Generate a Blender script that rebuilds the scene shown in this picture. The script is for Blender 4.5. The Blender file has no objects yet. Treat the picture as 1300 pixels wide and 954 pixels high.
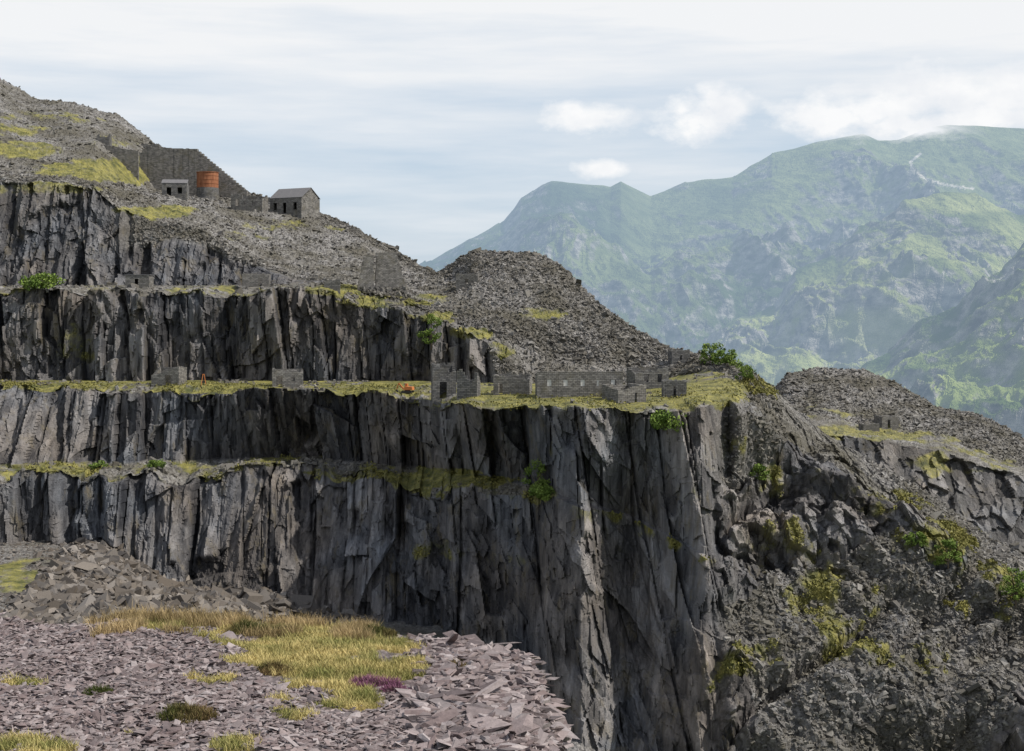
import bpy, math, numpy as np
from mathutils import Vector
rng=np.random.default_rng(7)
K=0.72/1300.0; HZ=400.0
scene=bpy.context.scene
scene.view_settings.view_transform='Standard'
scene.view_settings.look='None'
scene.view_settings.exposure=0
# ------------------------------------------------------------ noise
def hsh(ix,iy,iz,seed):
    h=(ix.astype(np.int64)*374761393+iy.astype(np.int64)*668265263+iz.astype(np.int64)*2147483647+seed*1274126177)&0xFFFFFFFF
    h=((h^(h>>13))*1274126177)&0xFFFFFFFF
    h=((h^(h>>16))*2246822519)&0xFFFFFFFF
    h=h^(h>>15)
    return (h&0xFFFFFF)/float(0xFFFFFF)
def vnoise(x,y,z,seed=0):
    x0=np.floor(x);y0=np.floor(y);z0=np.floor(z)
    fx=x-x0;fy=y-y0;fz=z-z0
    fx=fx*fx*(3-2*fx);fy=fy*fy*(3-2*fy);fz=fz*fz*(3-2*fz)
    flat=not np.any(z)
    r=0
    for a in (0,1):
        for b in (0,1):
            for c in ((0,) if flat else (0,1)):
                w=(fx if a else 1-fx)*(fy if b else 1-fy)*(1 if flat else (fz if c else 1-fz))
                r=r+w*hsh(x0+a,y0+b,z0+c,seed)
    return r
def fbm(x,y,z=None,o=4,seed=0,ridged=False):
    if z is None: z=np.zeros_like(x)
    s=0;a=1;t=0;f=1
    for i in range(o):
        n=vnoise(x*f+i*17.3,y*f+i*5.1,z*f,seed+i)
        if ridged: n=1-np.abs(2*n-1)
        s=s+a*n;t+=a;a*=.5;f*=2.03
    return s/t
def facets(u,v,seed):
    iu=np.floor(u);iv=np.floor(v);zz=np.zeros_like(u)
    best=np.full(u.shape,9.);R=[np.zeros_like(u) for _ in range(5)]
    for a in (-1,0,1):
        for b in (-1,0,1):
            cu=iu+a;cv=iv+b
            px=cu+hsh(cu,cv,zz,seed);py=cv+hsh(cu,cv,zz+1,seed)
            d=(u-px)**2+(v-py)**2
            m=d<best
            best=np.where(m,d,best)
            for k,val in enumerate((hsh(cu,cv,zz+2,seed),hsh(cu,cv,zz+3,seed),hsh(cu,cv,zz+4,seed),u-px,v-py)):
                R[k]=np.where(m,val,R[k])
    return R
def facet_off(u,v,seed,tu=1.2,tv=.8):
    r1,r2,r3,du,dv=facets(u,v,seed)
    return (r1-.5)+tu*(r2-.5)*du+tv*(r3-.5)*dv, r1
def joint_slabs(x,z,w,h,seed,shear=0.,tu=1.0,tv=.6):
    zz=np.zeros_like(x)
    u=x/w+1.3*vnoise(x/(w*2.6),z/(h*2.2),zz,seed)+shear*z/h
    iu=np.floor(u);fu=u-iu
    v=z/h+hsh(iu,zz,zz,seed+1)*7+(hsh(iu,zz,zz+1,seed+1)-.5)*1.1*(fu-.5)+.5*vnoise(x/(w*1.5),z/h,zz,seed+2)
    iv=np.floor(v);fv=v-iv
    r1=hsh(iu,iv,zz,seed+3);r2=hsh(iu,iv,zz+1,seed+3);r3=hsh(iu,iv,zz+2,seed+3)
    return (r1-.5)+tu*(r2-.5)*(fu-.5)*2+tv*(r3-.5)*(fv-.5)*2,r1,np.minimum(fu,1-fu)*w
def sst(a,b,x):
    t=np.clip((x-a)/(b-a),0,1);return t*t*(3-2*t)
# ------------------------------------------------------------ node helpers
def new_mat(name):
    m=bpy.data.materials.new(name);m.use_nodes=True;nt=m.node_tree;nt.nodes.clear();return m,nt
def mth(nt,op,a,b=None,c=None,clamp=False):
    n=nt.nodes.new('ShaderNodeMath');n.operation=op;n.use_clamp=clamp
    for i,v in enumerate((a,b,c)):
        if v is None: continue
        if isinstance(v,(int,float)): n.inputs[i].default_value=v
        else: nt.links.new(v,n.inputs[i])
    return n.outputs[0]
def mixc(nt,f,a,b,mode='MIX'):
    n=nt.nodes.new('ShaderNodeMix');n.data_type='RGBA';n.blend_type=mode
    for s,v in ((n.inputs[0],f),(n.inputs[6],a),(n.inputs[7],b)):
        if isinstance(v,(int,float)): s.default_value=v
        elif isinstance(v,(tuple,list)): s.default_value=(*v,1)
        else: nt.links.new(v,s)
    return n.outputs[2]
def mrange(nt,v,a,b,c=0.,d=1.):
    n=nt.nodes.new('ShaderNodeMapRange');nt.links.new(v,n.inputs[0])
    for i,x in enumerate((a,b,c,d)): n.inputs[i+1].default_value=x
    return n.outputs[0]
def scaled_pos(nt,sx,sy,sz,src=None):
    if src is None:
        src=nt.nodes.new('ShaderNodeNewGeometry').outputs['Position']
    m=nt.nodes.new('ShaderNodeMapping');m.inputs['Scale'].default_value=(sx,sy,sz)
    nt.links.new(src,m.inputs[0]);return m.outputs[0]
def noise(nt,vec,scale=1,detail=4,rough=.55):
    n=nt.nodes.new('ShaderNodeTexNoise');n.inputs['Scale'].default_value=scale;n.inputs['Detail'].default_value=detail;n.inputs['Roughness'].default_value=rough
    nt.links.new(vec,n.inputs['Vector']);return n.outputs[0]
def voro(nt,vec,scale=1,out='Color'):
    n=nt.nodes.new('ShaderNodeTexVoronoi');n.inputs['Scale'].default_value=scale
    nt.links.new(vec,n.inputs['Vector']);return n.outputs[out]
def finish(nt,col,rough=.9,bump=None,dist=.1,spec=.2,haze_glow=None,mist_glow=None):
    b=nt.nodes.new('ShaderNodeBsdfPrincipled')
    if isinstance(col,(tuple,list)): b.inputs['Base Color'].default_value=(*col,1)
    else: nt.links.new(col,b.inputs['Base Color'])
    b.inputs['Roughness'].default_value=rough
    b.inputs['Specular IOR Level'].default_value=spec
    if bump is not None:
        bp=nt.nodes.new('ShaderNodeBump');bp.inputs['Distance'].default_value=dist;bp.inputs['Strength'].default_value=1
        nt.links.new(bump,bp.inputs['Height']);nt.links.new(bp.outputs[0],b.inputs['Normal'])
    o=nt.nodes.new('ShaderNodeOutputMaterial');out=b.outputs[0]
    if haze_glow is not None:  # aerial perspective painted in as blue emission, growing with world Y
        y0,y1,f0,f1,hc=haze_glow
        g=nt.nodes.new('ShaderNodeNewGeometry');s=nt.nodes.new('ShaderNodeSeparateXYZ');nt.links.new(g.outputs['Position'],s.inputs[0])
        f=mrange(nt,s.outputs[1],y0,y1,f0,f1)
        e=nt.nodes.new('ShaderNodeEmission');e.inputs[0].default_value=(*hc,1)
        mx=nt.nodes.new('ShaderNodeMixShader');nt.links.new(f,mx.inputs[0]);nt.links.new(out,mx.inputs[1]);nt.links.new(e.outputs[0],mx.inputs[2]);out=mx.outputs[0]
        if mist_glow is not None:  # summit cloud painted onto the slope as white emission
            xa,xb,z0,z1=mist_glow
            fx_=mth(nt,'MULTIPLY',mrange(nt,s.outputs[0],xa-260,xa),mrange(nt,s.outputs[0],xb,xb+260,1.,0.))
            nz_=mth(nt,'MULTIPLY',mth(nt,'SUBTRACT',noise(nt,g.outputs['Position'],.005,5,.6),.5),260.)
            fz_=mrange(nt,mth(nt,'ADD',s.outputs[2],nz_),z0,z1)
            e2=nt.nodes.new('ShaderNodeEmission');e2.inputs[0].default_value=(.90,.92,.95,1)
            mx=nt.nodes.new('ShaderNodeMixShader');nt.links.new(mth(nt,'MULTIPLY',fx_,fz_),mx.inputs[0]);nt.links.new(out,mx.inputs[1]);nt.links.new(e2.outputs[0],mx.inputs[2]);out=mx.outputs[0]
    nt.links.new(out,o.inputs[0])
# ------------------------------------------------------------ mesh helpers
def mesh_obj(name,verts,faces,mats=(),attr=None,smooth=False,midx=None):
    verts=np.asarray(verts,dtype=np.float32).reshape(-1,3);faces=np.asarray(faces,dtype=np.int32)
    me=bpy.data.meshes.new(name)
    k=faces.shape[1];nf=len(faces)
    me.vertices.add(len(verts));me.vertices.foreach_set('co',verts.ravel())
    me.loops.add(nf*k);me.loops.foreach_set('vertex_index',faces.ravel())
    me.polygons.add(nf);me.polygons.foreach_set('loop_start',np.arange(0,nf*k,k,dtype=np.int32))
    try: me.polygons.foreach_set('loop_total',np.full(nf,k,dtype=np.int32))
    except Exception: pass
    for m in mats: me.materials.append(m)
    if midx is not None: me.polygons.foreach_set('material_index',np.asarray(midx,dtype=np.int32))
    me.update(calc_edges=True)
    me.polygons.foreach_set('use_smooth',np.full(nf,smooth))
    if attr is not None:
        a=me.attributes.new('mask','FLOAT_COLOR','POINT');a.data.foreach_set('color',np.asarray(attr,dtype=np.float32).ravel())
    ob=bpy.data.objects.new(name,me);scene.collection.objects.link(ob);return ob
def grid_faces(r,c):
    i=np.arange((r-1)*c).reshape(r-1,c)[:,:-1].ravel()
    return np.stack([i,i+1,i+1+c,i+c],1)
def curtain(lines,pxs,rows):
    P=[];T=[];S=[]
    for s in range(len(lines)-1):
        n=rows[s];last=(s==len(lines)-2)
        t=np.arange(n+(1 if last else 0))/n
        P.append(lines[s][None]*(1-t)[:,None,None]+lines[s+1][None]*t[:,None,None])
        T.append(t);S.append(np.full(len(t),s))
    return np.concatenate(P),np.concatenate(T),np.concatenate(S)
def lin(pxs,st):
    st=np.array(st,dtype=float);return np.interp(pxs,st[:,0],st[:,1]),np.interp(pxs,st[:,0],st[:,2])
def toW(pxs,py,d): return np.stack([(pxs-650)*K*d,d,(HZ-py)*K*d],-1)
def gnz(P):
    a=np.gradient(P,axis=0);b=np.gradient(P,axis=1);n=np.cross(b,a);n/=np.linalg.norm(n,axis=-1,keepdims=True)+1e-9
    return n
def proj(P): return 650+P[...,0]/(K*P[...,1]), HZ-P[...,2]/(K*P[...,1])
def patch(PX,PY,lst):
    g=np.zeros_like(PX)
    for (a,b,ra,rb,s) in lst:
        q=((PX-a)/ra)**2+((PY-b)/rb)**2
        g=np.maximum(g,s*np.clip(1.4-q,0,1))
    return g
# ============================================================ MAIN QUARRY TERRAIN
pxs=np.arange(-170,1470,1.35)
def L(st,z=None):
    py,d=lin(pxs,[(s+(0,))[:3] for s in st])
    if z is not None: d=z/(K*(HZ-py))
    return py,d
l0=lin(pxs,[(-170,1000,150),(560,1000,165),(680,1080,200),(800,1130,205),(1470,1130,190)])
l1=lin(pxs,[(-170,690,292),(0,690,292),(130,700,291),(200,738,289),(400,778,284),(560,803,274),(650,835,260),(700,905,242),(800,965,228),(900,1000,222),(1300,1000,208),(1470,1000,205)])
l2=list(L([(-170,597),(0,597),(400,588),(500,599),(640,617),(700,627),(740,640),(900,700),(1470,860)],-32))
m=pxs>700;l2[1]=np.where(m,np.interp(pxs,[700,760,890,930,1000,1300,1470],[254,250,246,248,250,240,236]),l2[1])
l3=[l2[0]-np.interp(pxs,[0,650,740,1470],[7,8,4,4]),None];l3[1]=np.where(m,l2[1]+np.interp(pxs,[700,740],[5,1.5]),-32/(K*(HZ-l3[0])))
l4=list(L([(-170,489),(0,489),(400,493),(545,499),(600,511),(800,516),(900,516),(925,508),(960,530),(1000,565),(1100,640),(1200,700),(1300,765),(1470,840)],-16))
m2=np.interp(pxs,[905,950],[0,1]);l4[1]=l4[1]*(1-m2)+m2*np.interp(pxs,[900,1000,1100,1300,1470],[254,266,262,250,246])
l5=lin(pxs,[(-170,483,342),(0,483,345),(540,484,340),(600,486,334),(650,487,329),(800,488,323),(850,480,328),(900,470,322),(960,490,300)])
l6=lin(pxs,[(-170,366,350),(0,366,350),(410,365,344),(440,376,343),(500,392,341),(540,402,340),(600,425,337),(640,450,334),(680,476,334),(800,474,335),(860,460,338),(920,464,330),(960,482,304)])
l7=lin(pxs,[(-170,363,374),(0,363,374),(340,362,370),(410,360,365),(500,380,352),(600,412,345),(640,432,343),(700,455,343),(800,462,343),(860,456,342),(960,481,306)])
l8=lin(pxs,[(-170,226,392),(0,232,390),(120,238,388),(150,265,387),(240,287,386),(340,335,383),(380,352,378),(450,364,370),(500,373,362),(600,398,352),(700,422,349),(800,450,348),(860,453,346),(960,480,307)])
l9=lin(pxs,[(-170,215,405),(0,224,403),(120,232,405),(160,245,420),(200,249,430),(300,268,440),(395,280,445),(450,300,440),(500,325,430),(555,354,402),(600,352,376),(640,352,372),(700,378,364),(800,433,352),(860,451,349),(960,480,308)])
l10=lin(pxs,[(-170,180,440),(0,190,435),(120,205,440),(175,236,470),(200,242,496),(300,256,488),(395,272,458),(450,293,450),(500,318,438),(555,351,410),(600,335,382),(640,332,380),(700,350,374),(800,424,356),(860,449,350),(960,480,309)])
l11=lin(pxs,[(-170,40,585),(0,100,560),(40,124,556),(90,130,550),(150,147,545),(200,184,530),(250,197,525),(290,230,515),(320,246,500),(390,263,472),(450,290,458),(500,315,444),(555,349,415),(575,337,405),(600,318,398),(640,315,395),(680,319,392),(710,338,386),(760,385,370),(850,446,351),(930,463,337),(960,480,310),(1000,510,303),(1050,549,300),(1100,580,297),(1150,606,294),(1200,641,291),(1250,680,287),(1300,702,284),(1470,800,275)])
LL=[l0,l1,l2,l3,l4,l5,l6,l7,l8,l9,l10,l11]
LW=[toW(pxs,*l) for l in LL]
w=sst(925,975,pxs)[:,None]
for k in range(5,11):
    LW[k]=LW[k]*(1-w)+w*(LW[4]+(LW[11]-LW[4])*(k-4)/7.)
b1=LW[11]+np.array([0,40,-22.]);b2=LW[11]+np.array([0,160,-130.]);b2[:,2]=np.minimum(b2[:,2],-150)
LW+= [b1,b2]
rows=[90,220,14,150,34,112,14,112,60,34,60,20,8]
P,T,S=curtain(LW,pxs,rows)
NR,NC,_=P.shape
P0=P.copy()
n0=gnz(P);nz=np.abs(n0[...,2])
PX=np.broadcast_to(pxs[None],(NR,NC));PY=proj(P0)[1]
Tg=np.broadcast_to(T[:,None],(NR,NC));Sg=np.broadcast_to(S[:,None],(NR,NC))
X,Y,Z=P[...,0],P[...,1],P[...,2]
X0=X.copy();Y0=Y.copy();Z0=Z.copy()
steep=sst(.62,.38,nz)
upper=np.where(Sg>=8,1.,np.where(Sg==7,sst(360,450,PX),0))
tipm=np.maximum(upper,np.where(Sg>=5,sst(640,690,PX),0))
tipm=np.where((Sg==7),np.maximum(tipm,sst(.5,.75,Tg+(fbm(X/18,Z/18,o=3,seed=5)-.5)*1.2)*sst(120,200,PX)),tipm)
tipm=np.where((Sg==5)|(Sg==6),np.maximum(tipm,sst(590,660,PX+ (Tg-.5)*60*(Sg==5)+(fbm(X/9,Z/9,o=3,seed=6)-.5)*120)),tipm)
rug=sst(895,925,PX)*np.where(Sg<=10,1,0)*np.where(Sg>=1,1,.5)
rug=np.maximum(rug,sst(905,960,PX)*.7)
cl=np.clip(1-tipm-rug,0,1)
cl=np.where(Sg==0,cl*Tg,cl)
zz=np.zeros_like(X)
# cliff relief: jointed slabs mixed with broken facets
D=9*(fbm(X/28,Z/60,o=3,seed=3)-.5)
wz=6*(vnoise(X/14,Z/14,zz,9)-.5)
f0,r0,j0=joint_slabs(X+.16*Z,Z+wz,11,42,110,0,1.2,.5)
f1,r1,j1=joint_slabs(X+.10*Z,Z+wz,4.6,18,120,.0,1.3,.8)
f2,r2,j2=joint_slabs(X+.02*Z,Z,2.0,8,130,.0,1.2,.8)
f3,r3,j3=joint_slabs(X-.08*Z,Z,.95,3.4,140,.0,1.1,.7)
e1,s1r=facet_off((X+.28*Z)/4.6,(Z-.15*X)/13,16,1.6,1.1)
e2,s2r=facet_off((X+.25*Z)/2.0,(Z-.2*X)/4.6,17,1.5,1.2)
f4,r4=facet_off((X+.2*Z)/1.2,(Z)/1.9,14,1.2,.9)
brk=sst(.46,.66,fbm(X/15,Z/11,o=3,seed=15))
D=D+3.4*f0+(1-brk)*(2.5*f1+1.2*f2+.45*f3)+brk*(2.6*e1+1.4*e2+.3*f3)+(.2+.5*brk)*f4
seam=np.maximum(sst(.45,.0,j0),sst(.3,.0,j1)*.8*(1-brk))*(.3+.7*sst(.35,.6,fbm(X/9,Z/25,o=2,seed=19)))
D=D-1.3*seam
r1=r1*(1-brk)+s1r*brk;r2=r2*(1-brk)+s2r*brk
gul=fbm(X/9+Z/90,Z/70,o=3,seed=21,ridged=True)
D=D-3.6*sst(.70,.97,gul)
ribs=np.interp(PX,[640,700,735,775,800,885,897,930,975],[0,4,7,-1,-6,10,9,2,0])*np.where(Sg==3,1-Tg*.8,np.where(Sg<=2,1,0))
edgefade=np.where((Sg==2)&(PX<700)|(Sg==4)&(PX<920)|(Sg==6)&(PX<420),.6,1.)
rr=fbm(X/30+Z/60,Z/34,Y/40,o=5,seed=31,ridged=True)
g1,q1=facet_off((X+.4*Z)/5,(Z)/6,41);g2,q2=facet_off((X+.3*Z)/1.9,Z/2.3,42);g3,q3=facet_off(X/.8,Z/.8,43)
crag=sst(.38,.60,fbm(X/20,Z/18,o=3,seed=33))
DR=19*(rr-.6)+(4.0*g1+2.0*g2)*(.3+.9*crag)+.6*g3
rfade=np.interp(PY-l11[0][None],[0,25,90],[.12,.45,1])
DRn=DR*rfade
gx_=(PX-1000)+(PY-700)*1.1
DRn=DRn-6*rfade*sst(.55,1,fbm(gx_/130,(PX-PY)/500,o=3,seed=35,ridged=True))
s1,t1=facet_off(X/1.6,Y/1.6,51);s2,t2=facet_off(X/.8,Y/.8,52)
DS=2.8*(fbm(X/16,Y/16,o=4,seed=53)-.5)+.5*s1+.35*s2
P[...,1]-=cl*D*edgefade+ribs+rug*DRn*.75
P[...,2]+=rug*DRn*.55+tipm*DS
# rubble relief on the ramp below the winding house
rampm=np.where(Sg==6,sst(400,440,PX)*(1-sst(690,720,PX)),0)
P[...,2]+=rampm*(1.8*(fbm(X/4,Y/4,o=4,seed=66)-.5)+.6*s1)
bench=np.where((Sg==2)|(Sg==4)|(Sg==6),1.,0)*(1-sst(690,715,PX)*np.where(Sg==2,1,0))
bench=np.where(Sg>=4,bench*(1-sst(900,950,PX)),bench)
bench=np.where(Sg==6,bench*(1-sst(420,560,PX)*.6),bench)
P[...,2]+=bench*.6*(fbm(X/5,Y/5,o=3,seed=61)-.5)
lipn=np.clip(fbm(X0/7,zz+3,o=4,seed=63)-.42,0,1)*9+hsh(np.floor(X0/2.3+.8*vnoise(X0/5,zz,zz,64)),zz,zz,65)**3*1.5
lw=np.where(Sg==1,sst(.80,1,Tg),np.where(Sg==2,1-Tg*.8,0))*(1-sst(690,715,PX))*.9
lw=lw+(np.where(Sg==3,sst(.9,1,Tg),np.where(Sg==4,np.clip(1-Tg*3.5,0,1),0))+np.where(Sg==5,sst(.88,1,Tg),np.where(Sg==6,1-Tg,0))*(1-sst(420,600,PX)))*.6*(1-rug)
P[...,2]-=lw*lipn
pit=np.where(Sg==0,1,0)*(1-rug)
P[...,2]+=pit*4.*(fbm(X/16,Y/16,o=4,seed=62)-.45)
n1=fbm(X/6,Y/6,Z/6,o=4,seed=71);n2=fbm(X/1.6,Y/1.6,Z/1.6,o=3,seed=72)
G=bench*np.where(Sg==2,.62,np.where(Sg==4,.88,.6))
fr=np.where((Sg==3)|(Sg==1)|(Sg==5),sst(.88,1.,Tg),0)*cl
G=np.maximum(G,fr*.62)
pl=[(160,216,120,18,1.2),(30,190,60,12,.95),(40,240,100,8,.8),(200,268,70,9,.9),(500,383,80,9,.85),(430,368,50,8,.9),(560,402,34,10,.9),(600,422,34,12,.85),(636,442,26,14,.75),
(500,600,120,6,1.1),(590,608,80,6,1),(690,624,24,10,1.1),(60,592,90,6,.9),(885,500,75,18,1.25),(700,505,140,8,1.1),(960,500,40,16,.75),(1000,600,60,24,.6),
(40,735,80,28,.75),(100,432,46,34,.55),(560,700,60,16,.5),(640,712,34,18,.7),(725,575,30,40,.55),(1180,690,70,40,.72),(1050,770,90,70,.66),(960,850,80,30,.7),(1250,760,60,60,.68),(1120,640,80,30,.6),(1080,840,120,30,.62),
(60,150,90,12,.62),(20,165,60,10,.7),(150,180,50,10,.6),(350,285,60,8,.65),(1000,700,60,40,.6),(930,560,30,30,.62),(255,235,60,8,.9),(420,290,30,6,.55),(700,400,60,14,.5),(1200,830,80,40,.65),(900,620,30,40,.5),(300,300,60,10,.5)]
G=np.maximum(G,patch(PX,PY,pl))
G=sst(.42,.62,G*.62+(n1-.5)*.75+(n2-.5)*.35+.08)*np.clip(G*3,0,1)
G=np.where(cl*steep>.5,G*.7,G)
scree=np.clip(tipm+np.where(Sg==0,.8,0)+rug*.6*sst(.62,.42,crag),0,1)
bare=np.clip(bench*(1-G),0,1)
scree=np.maximum(scree,bare)
fr_=np.clip(.15*r0+.35*r1+.3*r2+.2*r3,0,1)*(1-rug)+rug*(.4*q1+.35*q2+.25*q3)
fr_=fr_-.35*seam*cl
attr=np.stack([G,scree,np.clip(fr_,0,1),np.clip(rug,0,1)],-1)
def terrain_mat(name):
    m,nt=new_mat(name)
    a=nt.nodes.new('ShaderNodeAttribute');a.attribute_name='mask'
    sp=nt.nodes.new('ShaderNodeSeparateColor');nt.links.new(a.outputs['Color'],sp.inputs[0])
    G_,S_,F_=sp.outputs
    p=scaled_pos(nt,1,1,1)
    st=noise(nt,scaled_pos(nt,.55,.3,.05),1,4,.6)
    st2=noise(nt,scaled_pos(nt,2.2,1,.25),1,4,.6)
    big=noise(nt,p,.045,3,.6)
    fine=noise(nt,p,3.0,4,.7)
    k=mth(nt,'ADD',mth(nt,'MULTIPLY',F_,.72),mth(nt,'ADD',mth(nt,'MULTIPLY',st,.85),mth(nt,'MULTIPLY',st2,.40)))
    k=mth(nt,'POWER',mrange(nt,k,.62,1.40),1.7)
    rock=mixc(nt,k,(.022,.023,.027),(.29,.285,.28))
    tint=mixc(nt,mrange(nt,big,.35,.65),(.84,.93,1.10),(1.14,1.0,.90))
    rock=mixc(nt,.8,rock,tint,'MULTIPLY')
    och=mixc(nt,mth(nt,'MULTIPLY',mrange(nt,noise(nt,scaled_pos(nt,.3,.3,.1),1,5,.7),.55,.69),.55),rock,(.14,.115,.065))
    vc=voro(nt,scaled_pos(nt,1.4,1.4,2.0),1.0);bw=nt.nodes.new('ShaderNodeSeparateColor');nt.links.new(vc,bw.inputs[0])
    vc2=voro(nt,scaled_pos(nt,3.0,3.0,4),1.0);bw2=nt.nodes.new('ShaderNodeSeparateColor');nt.links.new(vc2,bw2.inputs[0])
    kk=mth(nt,'MULTIPLY',mth(nt,'ADD',bw.outputs[0],bw2.outputs[0]),.5)
    scr=mixc(nt,mrange(nt,kk,.15,.95),(.06,.058,.06),(.33,.32,.31))
    scr=mixc(nt,mth(nt,'MULTIPLY',mrange(nt,noise(nt,p,.07,5,.62),.40,.62),.85),scr,(.075,.068,.048))
    col=mixc(nt,S_,och,scr)
    gk=noise(nt,p,.35,4,.65)
    gr=mixc(nt,mrange(nt,gk,.35,.66),(.07,.080,.022),(.34,.31,.09))
    gr=mixc(nt,mrange(nt,fine,.3,.75),mixc(nt,.5,gr,(.4,.4,.4),'MULTIPLY'),gr)
    col=mixc(nt,mth(nt,'MULTIPLY',G_,mrange(nt,noise(nt,p,1.3,4,.7),.28,.46)),col,gr)
    h=mth(nt,'ADD',mth(nt,'MULTIPLY',fine,.6),mth(nt,'MULTIPLY',st2,1.0))
    h=mth(nt,'ADD',h,mth(nt,'MULTIPLY',bw2.outputs[1],.35))
    finish(nt,col,.8,h,.35,.3)
    return m
M_ROCK=terrain_mat('slate_terrain')
mesh_obj('quarry_hillside',P,grid_faces(NR,NC),[M_ROCK],attr.reshape(-1,4))
QPX,QPY=proj(P)
def ground(px,py):
    c=int(round((px-pxs[0])/1.35));c0=max(0,c-3);c1=min(NC,c+4)
    sub=P[:,c0:c1];qx=QPX[:,c0:c1];qy=QPY[:,c0:c1]
    e=np.abs(qx-px)+np.abs(qy-py)
    m=e<e.min()+2.0
    d=np.where(m,sub[...,1],1e9);i=np.unravel_index(np.argmin(d),d.shape)
    return sub[i].copy()
# ============================================================ RIGHT-HAND SPOIL TIP
px2=np.arange(860,1480,1.5)
B=[lin(px2,[(860,900,340),(1480,950,320)]),lin(px2,[(860,570,400),(1000,575,398),(1150,640,390),(1300,690,380),(1480,750,375)]),
lin(px2,[(860,540,412),(1000,545,412),(1100,558,410),(1200,575,405),(1300,606,400),(1480,640,395)]),
lin(px2,[(860,520,450),(1000,524,448),(1060,532,445),(1100,540,445),(1200,560,430),(1300,592,420),(1480,630,415)]),
lin(px2,[(860,480,500),(940,483,495),(985,490,492),(1000,474,490),(1040,467,488),(1100,470,485),(1140,485,480),(1190,518,468),(1240,526,460),(1280,546,452),(1300,558,448),(1480,600,440)])]
BW=[toW(px2,*l) for l in B];BW+=[BW[-1]+np.array([0,40,-25.]),BW[-1]+np.array([0,160,-140.])]
Q,T2,S2=curtain(BW,px2,[40,90,22,90,16,6])
nr,nc,_=Q.shape
x,y,z=Q[...,0],Q[...,1],Q[...,2];S2g=np.broadcast_to(S2[:,None],(nr,nc));qpx,qpy=proj(Q)
u1,v1=facet_off(x/5,z/7,91);u2,v2=facet_off(x/1.8,z/2.4,92);u3,v3=facet_off(x/1.3,y/1.3,93)
cf=np.where(S2g<=1,1.,0)
dd=cf*(8*(fbm(x/22,z/22,o=4,seed=94,ridged=True)-.6)+3*u1+1.3*u2)
Q[...,1]-=dd*.8;Q[...,2]+=dd*.3+(1-cf)*(2.0*(fbm(x/13,y/13,o=4,seed=95)-.5)+.6*u3)
g=patch(qpx,qpy,[(1080,550,140,12,1.0),(1230,585,90,18,.85),(1150,600,60,20,.7),(1000,520,40,12,.85),(1050,525,60,8,.8),(1180,560,60,10,.7)])
g=np.maximum(g,np.where(S2g==2,.6,0));g=sst(.42,.6,g*.6+(fbm(x/7,y/7,z/7,o=4,seed=96)-.5)*1.0+.03)*np.clip(g*3,0,1)
at=np.stack([g*.85,np.where(S2g>=2,1.,.25),.5*v1+.5*v2,np.zeros_like(g)],-1)
mesh_obj('spoil_heap',Q,grid_faces(nr,nc),[M_ROCK],at.reshape(-1,4))
q2x,q2y=proj(Q)
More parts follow.
